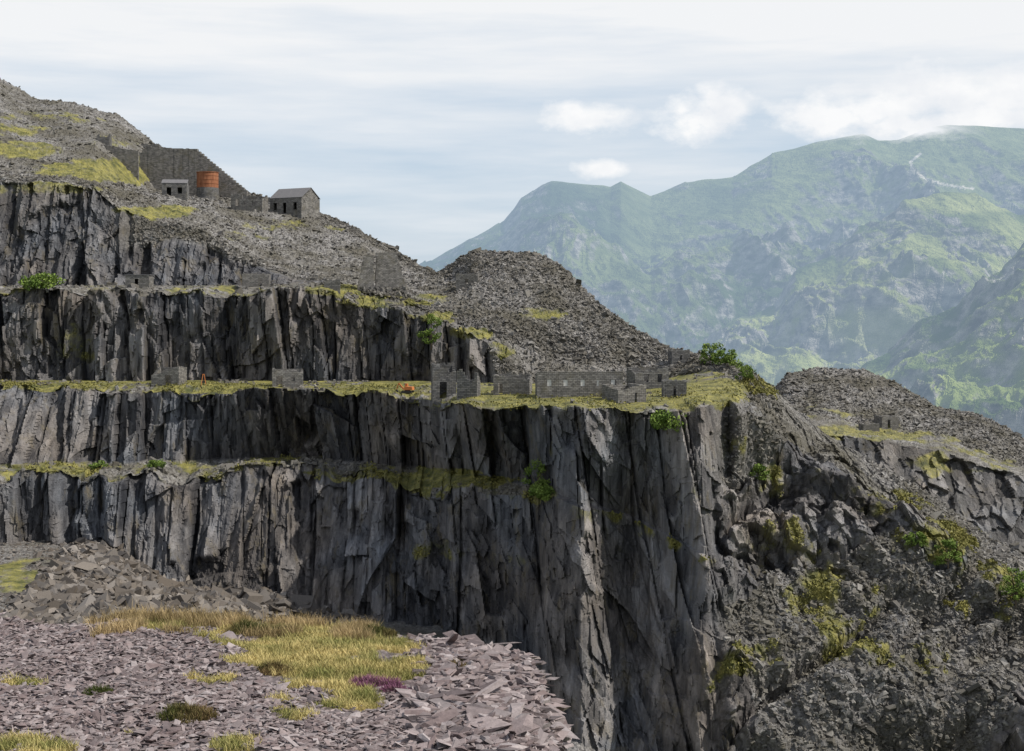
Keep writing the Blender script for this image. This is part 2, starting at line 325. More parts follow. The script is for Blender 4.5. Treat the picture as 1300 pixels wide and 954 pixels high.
# ============================================================ MOUNTAINS
def mountain(name,sil,base,dr,db,seed,amp,wl,haze_glow,px0=470,px1=1560,step=1.6,rows_n=320,path=None,rockb=.0,greens=((.06,.10,.035),(.17,.21,.06)),jag=.12,mist_glow=None,lit_pasture=()):
    p=np.arange(px0,px1,step)
    sy=np.interp(p,*zip(*sil));by=np.interp(p,*zip(*base))
    A=toW(p,by,np.full_like(p,db));C=toW(p,sy,np.full_like(p,dr))
    Mi=A*.5+C*.5;Mi[:,2]-= (C[:,2]-A[:,2])*.10
    Bk=C+np.array([0,900,-500.]);R,t,s=curtain([A,Mi,C,Bk],p,[rows_n//2,rows_n//2,25])
    x,y,z=R[...,0],R[...,1],R[...,2]
    fall=np.concatenate([np.linspace(1,0,rows_n),np.linspace(0,.6,26)])[:,None]
    fall=jag+(1-jag)*np.clip(fall*2.2,0,1)
    wx=x+wl*.5*(fbm(x/wl,y/wl,o=2,seed=seed+5)-.5)
    r=fbm(wx/wl+y/(wl*3),y/(wl*1.9),o=6,seed=seed,ridged=True)
    r2=fbm((x+.4*y)/(wl*.2),(y-.3*x)/(wl*.36),o=4,seed=seed+9,ridged=True)
    c1_,_q=facet_off(x/(wl*.07),y/(wl*.14),seed+12,1.3,1.)
    craggy=sst(.42,.60,fbm(x/(wl*.5),y/(wl*.7),o=3,seed=seed+14))
    R[...,2]+=amp*(r-.62)*2.6*fall+amp*.42*(r2-.6)*fall*(.4+craggy)+amp*.12*c1_*(.1+craggy)*np.clip(fall+.1,0,1)
    n=gnz(R);nzz=np.abs(n[...,2])
    qx,qy=proj(R)
    rock=sst(.52,.70,fbm(x/(wl*.2),y/(wl*.4),z/(wl*.2),o=5,seed=seed+20)*.6+sst(.92,.55,nzz)*.34+craggy*.18+rockb)
    v=sst(.33,.62,fbm(x/(wl*.9),y/(wl*1.5),o=4,seed=seed+30))  # light and dark greens also imitate sunlit and cloud-shadowed patches
    if lit_pasture:
        pp=patch(qx,qy,lit_pasture);v=np.maximum(v,pp);rock=rock*(1-.8*np.clip(pp,0,1))  # pasture and sunlit slopes painted lighter green
    pm=np.zeros_like(x)
    if path:
        for (a,b),(c,d) in zip(path[:-1],path[1:]):
            L2=(c-a)**2+(d-b)**2;tt=np.clip(((qx-a)*(c-a)+(qy-b)*(d-b))/L2,0,1)
            pm=np.maximum(pm,(np.hypot(qx-a-tt*(c-a),qy-b-tt*(d-b))<1.5))
    m,nt=new_mat(name+'_mat')
    a=nt.nodes.new('ShaderNodeAttribute');a.attribute_name='mask'
    sp=nt.nodes.new('ShaderNodeSeparateColor');nt.links.new(a.outputs['Color'],sp.inputs[0])
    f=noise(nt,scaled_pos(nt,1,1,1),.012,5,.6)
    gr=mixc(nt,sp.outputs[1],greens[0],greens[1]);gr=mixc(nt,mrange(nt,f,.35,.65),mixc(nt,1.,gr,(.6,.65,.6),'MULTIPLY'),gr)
    rk=mixc(nt,mrange(nt,noise(nt,scaled_pos(nt,1,1,2),.02,5,.65),.38,.62),(.07,.07,.075),(.36,.345,.32))
    col=mixc(nt,mth(nt,'MULTIPLY',sp.outputs[0],mrange(nt,f,.25,.5)),gr,rk);col=mixc(nt,sp.outputs[2],col,(.62,.58,.50))
    finish(nt,col,.95,noise(nt,scaled_pos(nt,1,1,1),.02,5,.65),38,.05,haze_glow,mist_glow)
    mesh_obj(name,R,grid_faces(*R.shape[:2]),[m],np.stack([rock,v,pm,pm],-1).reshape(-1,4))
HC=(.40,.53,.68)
zf=lambda py,d:(HZ-py)*K*d
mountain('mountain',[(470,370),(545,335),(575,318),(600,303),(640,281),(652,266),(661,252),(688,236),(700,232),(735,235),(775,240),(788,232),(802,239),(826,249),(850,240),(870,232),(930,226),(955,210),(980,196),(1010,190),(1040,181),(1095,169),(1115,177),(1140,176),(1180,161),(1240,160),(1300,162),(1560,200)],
 [(470,520),(1560,600)],7200,4000,101,330,850,(4000,7200,.44,.62,HC),path=[(1168,196),(1156,206),(1158,214),(1172,226),(1200,235),(1235,240)],rockb=.07,jag=.04,greens=((.075,.11,.05),(.24,.28,.12)),mist_glow=((1095-650)*K*7200,(1180-650)*K*7200,zf(186,7200),zf(164,7200)))
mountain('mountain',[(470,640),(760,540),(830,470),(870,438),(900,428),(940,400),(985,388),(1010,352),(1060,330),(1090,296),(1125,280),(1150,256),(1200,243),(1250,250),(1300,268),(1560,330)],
 [(470,720),(1560,600)],4300,2600,202,160,430,(2600,4300,.36,.50,HC),px0=760,greens=((.10,.14,.05),(.36,.39,.16)),rockb=.06,jag=.28,lit_pasture=[(1230,258,90,14,1.),(1130,420,80,30,.7),(1000,470,60,24,.8)])
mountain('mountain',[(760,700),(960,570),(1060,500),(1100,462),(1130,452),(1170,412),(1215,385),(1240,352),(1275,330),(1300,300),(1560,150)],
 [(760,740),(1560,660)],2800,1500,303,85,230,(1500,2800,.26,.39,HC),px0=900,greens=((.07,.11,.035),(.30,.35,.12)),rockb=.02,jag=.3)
m,nt=new_mat('valley_ground');c=mixc(nt,noise(nt,scaled_pos(nt,1,1,1),.01,5),(.06,.10,.03),(.13,.15,.06));finish(nt,c,.95,None)
gx=np.linspace(-15000,15000,61);gy=np.linspace(-4000,26000,61);GX,GY=np.meshgrid(gx,gy)
mesh_obj('ground',np.stack([GX,GY,-160-60*sst(800,2500,GY)-60*sst(2500,9000,GY)],-1),grid_faces(61,61),[m])
# ============================================================ FOREGROUND KNOLL
px3=np.arange(-250,860,2.0)
cy=[(-250,805,40),(0,786,40),(60,791,40),(120,795,40),(160,787,40.5),(200,784,41),(300,787,41),(400,789,40.5),(460,794,40),(520,811,39),(560,815,38.5),(620,819,38),(660,830,37),(678,845,36),(690,885,34),(703,960,31),(760,1100,28),(860,1300,25)]
F=[lin(px3,[(-250,1400,15),(860,1700,14)]),lin(px3,[(-250,954,27),(640,954,27),(690,985,26.5),(760,1150,23),(860,1400,20)]),lin(px3,cy)]
FW=[toW(px3,*l) for l in F];FW+=[FW[-1]+np.array([0,5,-3.5]),FW[-1]+np.array([0,30,-40.])]
Fm,t,s=curtain(FW,px3,[60,150,30,20])
x,y,z=Fm[...,0],Fm[...,1],Fm[...,2]
Fm[...,2]+=.45*(fbm(x/2.2,y/2.2,o=4,seed=401)-.5)+.06*(fbm(x*3,y*3,o=3,seed=402)-.5)
fx,fy=proj(Fm)
def fgrass(px,py):
    return patch(px,py,[(400,832,115,36,1.15),(330,812,90,20,1.),(200,795,80,8,.8),(430,800,70,12,1.),(400,890,80,34,.8),(500,842,45,34,.9),(270,858,40,14,.75),(30,950,90,20,.5),(20,868,50,6,.35),(330,948,70,14,.5)])
x,y,z=Fm[...,0],Fm[...,1],Fm[...,2]
fg=sst(.4,.6,fgrass(fx,fy)*.6+(fbm(x/1.1,y/1.1,o=4,seed=403)-.5)*1.1+.07)
m,nt=new_mat('knoll_ground')
a=nt.nodes.new('ShaderNodeAttribute');a.attribute_name='mask';sp=nt.nodes.new('ShaderNodeSeparateColor');nt.links.new(a.outputs['Color'],sp.inputs[0])
v=voro(nt,scaled_pos(nt,9,5,9),1);b=nt.nodes.new('ShaderNodeSeparateColor');nt.links.new(v,b.inputs[0])
c1=mixc(nt,b.outputs[0],(.055,.046,.048),(.23,.195,.20))
c2=mixc(nt,mrange(nt,noise(nt,scaled_pos(nt,1,1,1),2.2,6,.7),.3,.7),(.12,.11,.03),(.34,.28,.10))
finish(nt,mixc(nt,sp.outputs[0],c1,c2),.9,mth(nt,'ADD',b.outputs[1],noise(nt,scaled_pos(nt,1,1,1),9,5)),.08,.2)
mesh_obj('foreground_ground',Fm,grid_faces(*Fm.shape[:2]),[m],np.stack([fg]*4,-1).reshape(-1,4))
# ------------------------------------------------------------ vectorised slabs
CUBE=np.array([[-1,-1,-1],[1,-1,-1],[1,1,-1],[-1,1,-1],[-1,-1,1],[1,-1,1],[1,1,1],[-1,1,1]])*.5
CF=np.array([[0,3,2,1],[4,5,6,7],[0,1,5,4],[1,2,6,5],[2,3,7,6],[3,0,4,7]])
def rotm(yaw,pitch,roll):
    cy_,sy_=np.cos(yaw),np.sin(yaw);cp,sp_=np.cos(pitch),np.sin(pitch);cr,sr=np.cos(roll),np.sin(roll)
    z0=np.zeros_like(yaw);o=np.ones_like(yaw)
    Rz=np.stack([cy_,-sy_,z0,sy_,cy_,z0,z0,z0,o],-1).reshape(-1,3,3)
    Ry=np.stack([cp,z0,sp_,z0,o,z0,-sp_,z0,cp],-1).reshape(-1,3,3)
    Rx=np.stack([o,z0,z0,z0,cr,-sr,z0,sr,cr],-1).reshape(-1,3,3)
    return Rz@Ry@Rx
def slabs(name,cen,size,tilt,mat,jit=.28):
    n=len(cen);c=CUBE[None]+rng.uniform(-jit,jit,(n,8,3))*np.array([1,1,.35])
    c[:,4:,:2]*=rng.uniform(.6,1,(n,1,1))
    c=c*size[:,None]
    R=rotm(rng.uniform(0,6.28,n),rng.normal(0,tilt,n),rng.normal(0,tilt,n))
    v=np.einsum('nij,nkj->nki',R,c)+cen[:,None]
    f=(CF[None]+8*np.arange(n)[:,None,None]).reshape(-1,4)
    cr=np.repeat(rng.random(n),8);at=np.stack([cr,np.repeat(rng.random(n),8),cr,cr],-1)
    return mesh_obj(name,v,f,[mat],at)
def slab_mat(name,dark,light,warm,stain=None):
    m,nt=new_mat(name)
    a=nt.nodes.new('ShaderNodeAttribute');a.attribute_name='mask';sp=nt.nodes.new('ShaderNodeSeparateColor');nt.links.new(a.outputs['Color'],sp.inputs[0])
    p=scaled_pos(nt,1,1,1)
    c=mixc(nt,mth(nt,'POWER',sp.outputs[0],1.5),dark,light);c=mixc(nt,mth(nt,'MULTIPLY',sp.outputs[1],.6),c,warm)
    c=mixc(nt,mrange(nt,noise(nt,p,6,4,.7),.3,.75),mixc(nt,1.,c,(.6,.6,.6),'MULTIPLY'),c)
    if stain: c=mixc(nt,mth(nt,'MULTIPLY',mrange(nt,noise(nt,p,.07,5,.62),.40,.62),.65),c,stain)
    finish(nt,c,.75,noise(nt,p,14,3),.02,.3);return m
M_FS=slab_mat('slate_fragment',(.09,.073,.078),(.42,.375,.38),(.25,.185,.18))
M_QS=slab_mat('slate_block',(.055,.054,.058),(.36,.35,.34),(.14,.125,.10),(.085,.077,.058))
M_RB=slab_mat('rubble_block',(.05,.047,.048),(.29,.265,.245),(.15,.12,.09))
def pick(mask,n,arr):
    idx=np.flatnonzero(mask.ravel())
    i=rng.choice(idx,n);return arr.reshape(-1,3)[i]
top=(np.broadcast_to(s[:,None],fx.shape)==1)|((np.broadcast_to(s[:,None],fx.shape)==0)&(fy<1150))
edge=(np.broadcast_to(s[:,None],fx.shape)==2)&(fx>500)
nfr=fbm(x/.9,y/.9,o=3,seed=405)
mleft=top&(fg<.5)&((fx<330)|(fy>870))
n=32000;c=pick(mleft,n,Fm)+rng.normal(0,.07,(n,3))*[1,1,.25]+[0,0,.015]
sz=np.stack([rng.gamma(1.8,.07,n)+.03,rng.gamma(1.8,.042,n)+.025,rng.uniform(.010,.035,n)],-1)
slabs('slate_chippings',c,sz,.24,M_FS)
n=4200;mr=(top|edge)&(fx>525)&(fx<720)&(fy<1000)&((fg<.6)|(fx>560));c=pick(mr,n,Fm)+rng.normal(0,.1,(n,3))*[1,1,.5]+[0,0,.03]
sz=np.stack([rng.gamma(1.4,.17,n)+.06,rng.gamma(1.4,.11,n)+.05,rng.uniform(.02,.11,n)],-1)
slabs('slate_slab_pile',c,sz,.2,M_FS)
def blades(name,base,h,wd,lean,mat):
    n=len(base);a=rng.uniform(0,6.28,n);l=rng.uniform(0,6.28,n)
    dx=np.stack([np.cos(a),np.sin(a),0*a],-1)*wd[:,None];le=np.stack([np.cos(l),np.sin(l),0*l],-1)*(lean*h)[:,None]
    up=np.stack([0*a,0*a,h],-1)
    v=np.stack([base-dx,base+dx,base+dx*.7+up*.6+le*.4,base-dx*.7+up*.6+le*.4,base+up+le+dx*.1,base+up+le-dx*.1],1)
    i=6*np.arange(n)[:,None];f=np.concatenate([i+np.array([[0,1,2,3]]),i+np.array([[3,2,4,5]])])
    r=np.repeat(np.clip(rng.random(n)*.5+(fbm(base[:,0]/.8,base[:,1]/.8,o=3,seed=9)-.35)*1.5,0,1),6);hh=np.tile(np.array([0,0,.6,.6,1,1]),n)
    return mesh_obj(name,v,f,[mat],np.stack([r,hh,r,r],-1))
def leaf_mat(name,c0,c1,tip=None):
    m,nt=new_mat(name)
    a=nt.nodes.new('ShaderNodeAttribute');a.attribute_name='mask';sp=nt.nodes.new('ShaderNodeSeparateColor');nt.links.new(a.outputs['Color'],sp.inputs[0])
    c=mixc(nt,sp.outputs[0],c0,c1)
    if tip: c=mixc(nt,mrange(nt,sp.outputs[1],.4,1),c,tip)
    finish(nt,c,.7,None,spec=.15);return m
M_GR=leaf_mat('dry_grass',(.18,.19,.06),(.58,.47,.21))
M_ST=leaf_mat('straw_grass',(.22,.17,.08),(.50,.38,.21))
M_HE=leaf_mat('heather_flower',(.05,.05,.025),(.10,.07,.05),(.27,.10,.20))
M_HG=leaf_mat('bilberry_leaf',(.05,.07,.015),(.18,.12,.06))
gm=top&(fg>.45)
n=70000;b_=pick(gm,n,Fm)+rng.normal(0,.06,(n,3))*[1,1,0]
blades('grass',b_,(rng.gamma(3,.022,n)+.03)*(.5+fbm(b_[:,0]/.5,b_[:,1]/.5,o=2,seed=8)),rng.uniform(.004,.011,n),.6,M_GR)
ce=(np.broadcast_to(s[:,None],fx.shape)==1)&(np.broadcast_to(t[:,None],fx.shape)>.84)&(fx>110)&(fx<480)&(nfr>.48)
n=15000;b_=pick(ce,n,Fm)+rng.normal(0,.08,(n,3))*[1,1,0]
blades('tall_grass',b_,rng.gamma(5,.036,n)+.06,rng.uniform(.004,.009,n),.5,M_ST)
def tuft(name,px,py,r,hgt,n,mat):
    e=np.abs(fx-px)+np.abs(fy-py);i=np.unravel_index(np.argmin(np.where(top,e,1e9)),e.shape);o=Fm[i]
    th=rng.uniform(0,6.28,n);q=np.sqrt(rng.random(n))*r*(.75+.5*vnoise(np.cos(th)*2+5,np.sin(th)*2+5,th*0,int(px)))
    lump=.5+.6*vnoise(np.cos(th)*q*5+7,np.sin(th)*q*5+3,q*0,5)
    b_=o+np.stack([np.cos(th)*q*1.3,np.sin(th)*q,0*q-.03],-1)
    hh=hgt*lump*np.sqrt(np.clip(1-(q/r)**2*.7,0.12,1))*rng.uniform(.4,1.1,n)
    b_[:,2]+=hh*.15
    blades(name,b_,hh,rng.uniform(.005,.013,n),.45,mat)
for a in [(478,872,.5,.28,3400),(503,880,.3,.22,1400)]: tuft('heather_bush',*a,M_HE)
for a in [(318,806,.5,.42,3500),(365,806,.4,.3,2500),(480,806,.4,.3,2000),(350,852,.35,.25,1800),(240,910,.5,.3,2500),(580,850,.25,.25,900),(130,880,.3,.2,900)]: tuft('bilberry_bush',*a,M_HG)
# ------------------------------------------------------------ quarry rubble
flat=P.reshape(-1,3)
def qpick(mask,n): 
    idx=np.flatnonzero(mask.ravel());return flat[rng.choice(idx,n)]
mk=(Sg==0)&(QPX>-100)&(QPX<470)&(QPY<800)&(QPY>680)&(QPX+ (QPY-700)*1.0>85)
n=9500;c=qpick(mk,n)+[0,0,.1];sz=np.stack([rng.gamma(1.5,.55,n)+.3]*3,-1)*rng.uniform(.35,1,(n,3))*[1.3,1,.55]
slabs('rubble_pile',c,sz,.45,M_RB)
mk=(Sg==0)&(QPX>-120)&(QPX<200)&(QPY<800)&(QPY>680)&(G<.5)
n=4000;c=qpick(mk,n);sz=np.stack([rng.gamma(1.5,.25,n)+.15]*3,-1)*rng.uniform(.35,1,(n,3))*[1.3,1,.55]
slabs('rubble_pile',c,sz,.45,M_RB)
scm=(tipm+rampm>.6)&(Sg<=11)&(G<.35)&(QPX>-20)&(QPX<900)
n=58000;c=qpick(scm,n)+[0,0,.05];sz=np.stack([rng.gamma(1.8,.2,n)+.16]*3,-1)*rng.uniform(.35,1,(n,3))*[1.3,1,.5]
slabs('slate_scree',c,sz,.5,M_QS)
rm=(rug>.8)&(Sg>=1)&(Sg<=10)&(crag<.5)&(G<.4)&(QPX<1320)
n=24000;c=qpick(rm,n);sz=np.stack([rng.gamma(1.7,.2,n)+.15]*3,-1)*rng.uniform(.35,1,(n,3))*[1.3,1,.5]
slabs('slate_scree',c,sz,.5,M_QS)
idx=np.flatnonzero(((S2g>=3)&(S2g<=4)&(g<.3)).ravel());n=18000
c=Q.reshape(-1,3)[rng.choice(idx,n)];sz=np.stack([rng.gamma(1.8,.24,n)+.2]*3,-1)*rng.uniform(.35,1,(n,3))*[1.3,1,.5]
slabs('slate_scree',c,sz,.45,M_QS)
bm_=(bench>.5)&(G<.6)&(QPX<1000)
n=2500;c=qpick(bm_,n);sz=np.stack([rng.gamma(2.,.25,n)+.15]*3,-1)*rng.uniform(.35,1,(n,3))
slabs('bench_stones',c,sz,.3,M_QS)
# ------------------------------------------------------------ vegetation
M_LF=leaf_mat('leaf_green',(.06,.11,.02),(.20,.27,.06))
M_LO=leaf_mat('leaf_olive',(.075,.08,.022),(.24,.22,.07))
m,nt=new_mat('bark');finish(nt,mixc(nt,noise(nt,scaled_pos(nt,3,3,1),2),(.05,.04,.03),(.14,.11,.08)),.9);M_BK=m
def leaves(cen,size):
    n=len(cen);R=rotm(rng.uniform(0,6.28,n),rng.uniform(-1.2,1.2,n),rng.uniform(-1.2,1.2,n))
    q=np.array([[-.5,-.3,0],[.5,-.25,.1],[.45,.35,0],[-.4,.3,.12]])
    return np.einsum('nij,nkj->nki',R,q[None]*size[:,None,None])+cen[:,None]
def bush(name,px,py,w_,h_,nclump=26,per=60,mat=None):
    o=ground(px,py);o[2]-=.3;mat=mat or M_LF
    V=[];Fc=[];cl_=[]
    for i in range(nclump):
        a=rng.uniform(0,6.28);r=np.sqrt(rng.random())*.5*w_;zf=rng.uniform(.2,1)
        r*=np.sqrt(max(.1,1-((zf-.45)/.62)**2))
        cl_.append(np.array([math.cos(a)*r,math.sin(a)*r*.8,zf*h_]))
    def limb(a,b,ra,rb):
        k=len(V);d=b-a;u=np.cross(d,[.3,1,.2]);u/=np.linalg.norm(u)+1e-6;v_=np.cross(d,u);v_/=np.linalg.norm(v_)+1e-6
        for p_,r_ in ((a,ra),(b,rb)):
            for q in range(5):
                th=q*1.2566;V.append(o+p_+u*math.cos(th)*r_+v_*math.sin(th)*r_)
        for q in range(5): Fc.append([k+q,k+(q+1)%5,k+5+(q+1)%5,k+5+q])
    fork=np.array([0,0,h_*.3]);limb(np.zeros(3),fork,.035*h_,.022*h_)
    for c_ in cl_[:12]: limb(fork,c_,.018*h_,.006*h_)
    nb=len(Fc);nv=len(V)
    cs=[];rs=[]
    for c_ in cl_:
        rad=w_*rng.uniform(.09,.19);cc=rng.normal(0,1,(per,3));cc/=np.linalg.norm(cc,axis=1,keepdims=True);cc*=(rng.random((per,1))**.4)*rad
        cs.append(o+c_+cc*[1.1,1.1,.8]);rs.append(np.clip(rng.random()*.6+rng.random(per)*.25+cc[:,2]/rad*.2,0,1))
    cs=np.concatenate(cs);rs=np.concatenate(rs)
    lv=leaves(cs,rng.uniform(.04,.085,len(cs))*max(w_,3)*.9)
    V=np.concatenate([np.array(V),lv.reshape(-1,3)]);Fl=nv+np.arange(len(cs)*4).reshape(-1,4)
    at=np.zeros((len(V),4));at[nv:,0]=np.repeat(rs,4);at[:,3]=1
    mesh_obj(name,V,np.concatenate([np.array(Fc),Fl]),[M_BK,mat],at,midx=[0]*nb+[1]*len(Fl))
for a in [(546,442,5.5,8.5),(680,625,4.6,6),(52,366,9,3.5),(845,550,7,3.6),(840,545,4,3),(905,462,6,5),(922,466,6,4.0),(945,480,4,3),(1203,722,4.6,5),(1290,768,5,6.5),(965,612,4,3.2),(1160,695,4,3),(125,594,4,1.8),(200,592,4,1.5),(690,632,5,2.5)]:
    bush('birch_shrub' if a[3]>5 else 'shrub',*a)
vm=(G>.5)&(QPX>-30)&(QPX<1330)&((Sg==2)|(Sg==3)|(Sg==1)|(Sg==5)|((Sg==4)&(Tg<.5))|(rug>.5))
n=56000;c=qpick(vm,n)
nn=fbm(c[:,0]/3,c[:,1]/3,c[:,2]/3,o=3,seed=501);keep=nn>.5;c=c[keep];n=len(c)
c=c+rng.normal(0,.22,(n,3))+[0,-.1,.12]
lv=leaves(c,rng.uniform(.2,.48,n))
at=np.repeat(np.clip(rng.random(n)*.6+(nn[keep]-.45)*1.6,0,1),4)
mesh_obj('ledge_vegetation',lv.reshape(-1,3),np.arange(4*n).reshape(-1,4),[M_LO],np.stack([at]*4,-1))
# ============================================================ BUILDINGS
def stone_mat(name,c0,c1):
    m,nt=new_mat(name)
    tc=nt.nodes.new('ShaderNodeTexCoord');sx=nt.nodes.new('ShaderNodeSeparateXYZ');nt.links.new(tc.outputs['Object'],sx.inputs[0])
    cb=nt.nodes.new('ShaderNodeCombineXYZ');nt.links.new(mth(nt,'ADD',sx.outputs[0],sx.outputs[1]),cb.inputs[0]);nt.links.new(sx.outputs[2],cb.inputs[1])
    b=nt.nodes.new('ShaderNodeTexBrick');nt.links.new(cb.outputs[0],b.inputs['Vector']);b.inputs['Scale'].default_value=1
    b.inputs['Color1'].default_value=(*c0,1);b.inputs['Color2'].default_value=(*c1,1);b.inputs['Mortar'].default_value=(c0[0]*.5,c0[1]*.5,c0[2]*.5,1)
    b.inputs['Brick Width'].default_value=.8;b.inputs['Row Height'].default_value=.33;b.inputs['Mortar Size'].default_value=.03
    c=mixc(nt,mrange(nt,noise(nt,tc.outputs['Object'],.9,5,.7),.32,.68),mixc(nt,1.,b.outputs['Color'],(.42,.42,.42),'MULTIPLY'),b.outputs['Color'])
    c=mixc(nt,mth(nt,'MULTIPLY',mrange(nt,noise(nt,tc.outputs['Object'],.4,5,.7),.5,.7),.5),c,(.13,.115,.07))
    finish(nt,c,.9,b.outputs['Fac'],-.08,.15);return m
M_W=stone_mat('slate_masonry',(.13,.13,.135),(.28,.275,.27))
M_W2=stone_mat('slate_masonry_light',(.18,.175,.17),(.36,.345,.33))
m,nt=new_mat('roof_slate');finish(nt,mixc(nt,noise(nt,scaled_pos(nt,2,2,2),1),(.08,.08,.09),(.20,.195,.20)),.7);M_RF=m
m,nt=new_mat('weathered_board');finish(nt,mixc(nt,noise(nt,scaled_pos(nt,2,2,2),1),(.4,.4,.4),(.65,.65,.63)),.7);M_BD=m
class BB:
    def __init__(s): s.V=[];s.F=[];s.M=[]
    def hexa(s,pts,mi=0):
        k=len(s.V);s.V+= [tuple(p) for p in pts]
        for f in CF: s.F.append([k+int(i) for i in f]);s.M.append(mi)
    def box(s,c,sz,yaw=0,mi=0):
        cc,ss=math.cos(yaw),math.sin(yaw);pts=[]
        for q in CUBE:
            a,b,d=q[0]*sz[0],q[1]*sz[1],q[2]*sz[2];pts.append((c[0]+a*cc-b*ss,c[1]+a*ss+b*cc,c[2]+d))
        s.hexa(pts,mi)
    def wall(s,a,b,h,th=.6,ops=(),rag=.25,found=2.5,mi=0,seg=.45):
        a=np.array(a,float);b=np.array(b,float);Lh=np.linalg.norm(b-a);n=max(1,int(Lh/seg));u=(b-a)/Lh;yaw=math.atan2(u[1],u[0]);w_=Lh/n
        hf=h if callable(h) else (lambda t:h)
        r=0
        for i in range(n):
            sm=(i+.5)*w_;r=.6*r+rng.uniform(-rag,rag)*.6
            top_=max(.2,round((hf(sm/Lh)+r)/.18)*.18);cx=a+u*sm
            cuts=[(z0,z1) for (s0,s1,z0,z1) in ops if s0<=sm<=s1 and z1<top_+.3]
            z_=-found
            for (z0,z1) in sorted(cuts):
                if z0>z_: s.box((cx[0],cx[1],(z_+z0)/2),(w_,th,z0-z_),yaw,mi)
                z_=z1
            if top_>z_+.02: s.box((cx[0],cx[1],(z_+top_)/2),(w_,th*rng.uniform(.96,1.04),top_-z_),yaw,mi)
    def build(s,name,loc,yaw,mats):
        ob=mesh_obj(name,s.V,s.F,mats,midx=s.M);ob.location=Vector([float(q) for q in loc]);ob.rotation_euler=(0,0,yaw);return ob
def ruin(name,px0,px1,pyb,hpx,dep,yaw=0,ops=(),rag=.3,gable=0,roof=False,backh=None,mat=None,found=3,prof=None,boards=False):
    o=ground((px0+px1)/2,pyb);d=o[1];Lw=(px1-px0)*K*d;Hh=hpx*K*d
    b=BB();x0,x1=-Lw/2,Lw/2;th=.55
    hf=prof if prof else (lambda t:Hh)
    if prof: hf=lambda t:Hh*prof(t)
    b.wall((x0,0),(x1,0),hf,th,[(q[0]*Lw,q[1]*Lw,q[2]*Hh,q[3]*Hh) for q in ops],rag,found)
    if boards:
        for q in ops: b.box((x0+(q[0]+q[1])/2*Lw,-.12,(q[2]+q[3])/2*Hh),((q[1]-q[0])*Lw*1.1,.08,(q[3]-q[2])*Hh*.96),0,2)
    elif not roof:
        for q in ops:
            if q[2]>0: b.box((x0+(q[0]+q[1])/2*Lw,0,q[3]*Hh+.06),((q[1]-q[0])*Lw*1.5,th*1.15,.14),0,0)
    hb=Hh if backh is None else backh*Hh
    b.wall((x0,dep),(x1,dep),hb,th,(),rag,found)
    e0=hf(0.);e1=hf(1.)
    def side_h(e): return lambda t:(e+(hb-e)*t)+gable*(1-abs(2*t-1))
    b.wall((x0+th/2,th/2+.003),(x0+th/2,dep-th/2-.003),side_h(e0),th,(),rag,found)
    b.wall((x1-th/2,th/2+.003),(x1-th/2,dep-th/2-.003),side_h(e1),th,(),rag,found)
    if roof:
        g_=gable;r_=.14
        if g_>0:
            for sgn in (0,1):
                y0=-.35 if sgn==0 else dep+.35;ym=dep/2
                za=(Hh if sgn==0 else hb)+.05;zm=max(Hh,hb)+g_+.15
                yy0,yy1=(y0,ym) if sgn==0 else (ym,y0)
                z0_,z1_=(za,zm) if sgn==0 else (zm,za)
                b.hexa([(x0-.2,yy0,z0_),(x1+.2,yy0,z0_),(x1+.2,yy1,z1_),(x0-.2,yy1,z1_),(x0-.2,yy0,z0_+r_),(x1+.2,yy0,z0_+r_),(x1+.2,yy1,z1_+r_),(x0-.2,yy1,z1_+r_)],1)
        else:
            b.hexa([(x0-.2,-.4,Hh+.03),(x1+.2,-.4,Hh+.03),(x1+.2,dep+.4,hb+.03),(x0-.2,dep+.4,hb+.03),(x0-.2,-.4,Hh+.2),(x1+.2,-.4,Hh+.2),(x1+.2,dep+.4,hb+.2),(x0-.2,dep+.4,hb+.2)],1)
    return b.build(name,o,yaw,[mat or M_W,M_RF,M_BD])
ruin('roofless_quarry_workshop',681,790,502,32,7,.03,ops=[(.12,.165,.42,.68),(.31,.355,.42,.68),(.51,.555,.42,.68),(.69,.735,.42,.68),(.86,.905,.42,.68)],rag=.06,backh=.8,boards=True,mat=M_W2)
ruin('ruined_winding_house',548,578,504,42,6,.1,ops=[(.35,.6,0,.5)],rag=.6,prof=lambda t:1-.25*t)
ruin('ruined_stone_wall',580,606,503,32,3.5,-.15,rag=.6,prof=lambda t:.55+.5*abs(math.sin(3.1*t+1)),backh=.6)
ruin('ruined_stone_hut',626,672,500,23,6,-.1,ops=[(.1,.25,.0,.6)],rag=.25,prof=lambda t:1.05-.2*t,mat=M_W2)
ruin('ruined_stone_hut',783,822,511,21,7,.35,ops=[(.55,.7,.0,.6)],rag=.2,prof=lambda t:.75+.35*t,mat=M_W2)
ruin('ruined_stone_hut',806,850,492,26,6,.2,ops=[(.3,.42,.3,.7),(.65,.77,.3,.7)],rag=.25,prof=lambda t:.7+.35*t)
ruin('stone_hut',841,871,503,21,4.5,-.05,rag=.08,ops=[(.4,.6,.0,.7)],prof=lambda t:1.0)
ruin('ruined_stone_hut',853,876,460,16,4,.1,rag=.5,ops=[(.4,.6,.3,.7)])
ruin('stone_hut',345,384,490,22,5,.15,rag=.12,ops=[(.15,.3,0,.65),(.6,.75,.35,.7)],prof=lambda t:1.05-.25*t,backh=1.0,mat=M_W2)
ruin('stone_hut',192,228,488,22,5,-.1,rag=.1,ops=[(.5,.7,0,.6)],prof=lambda t:.55+.55*t,mat=M_W2)
ruin('stone_hut',160,190,362,15,4,.0,rag=.08,roof=True,ops=[(.4,.55,0,.7)],mat=M_W2)
ruin('ruined_stone_hut',308,342,363,17,5,.1,rag=.2,ops=[(.6,.75,0,.65)],mat=M_W2)
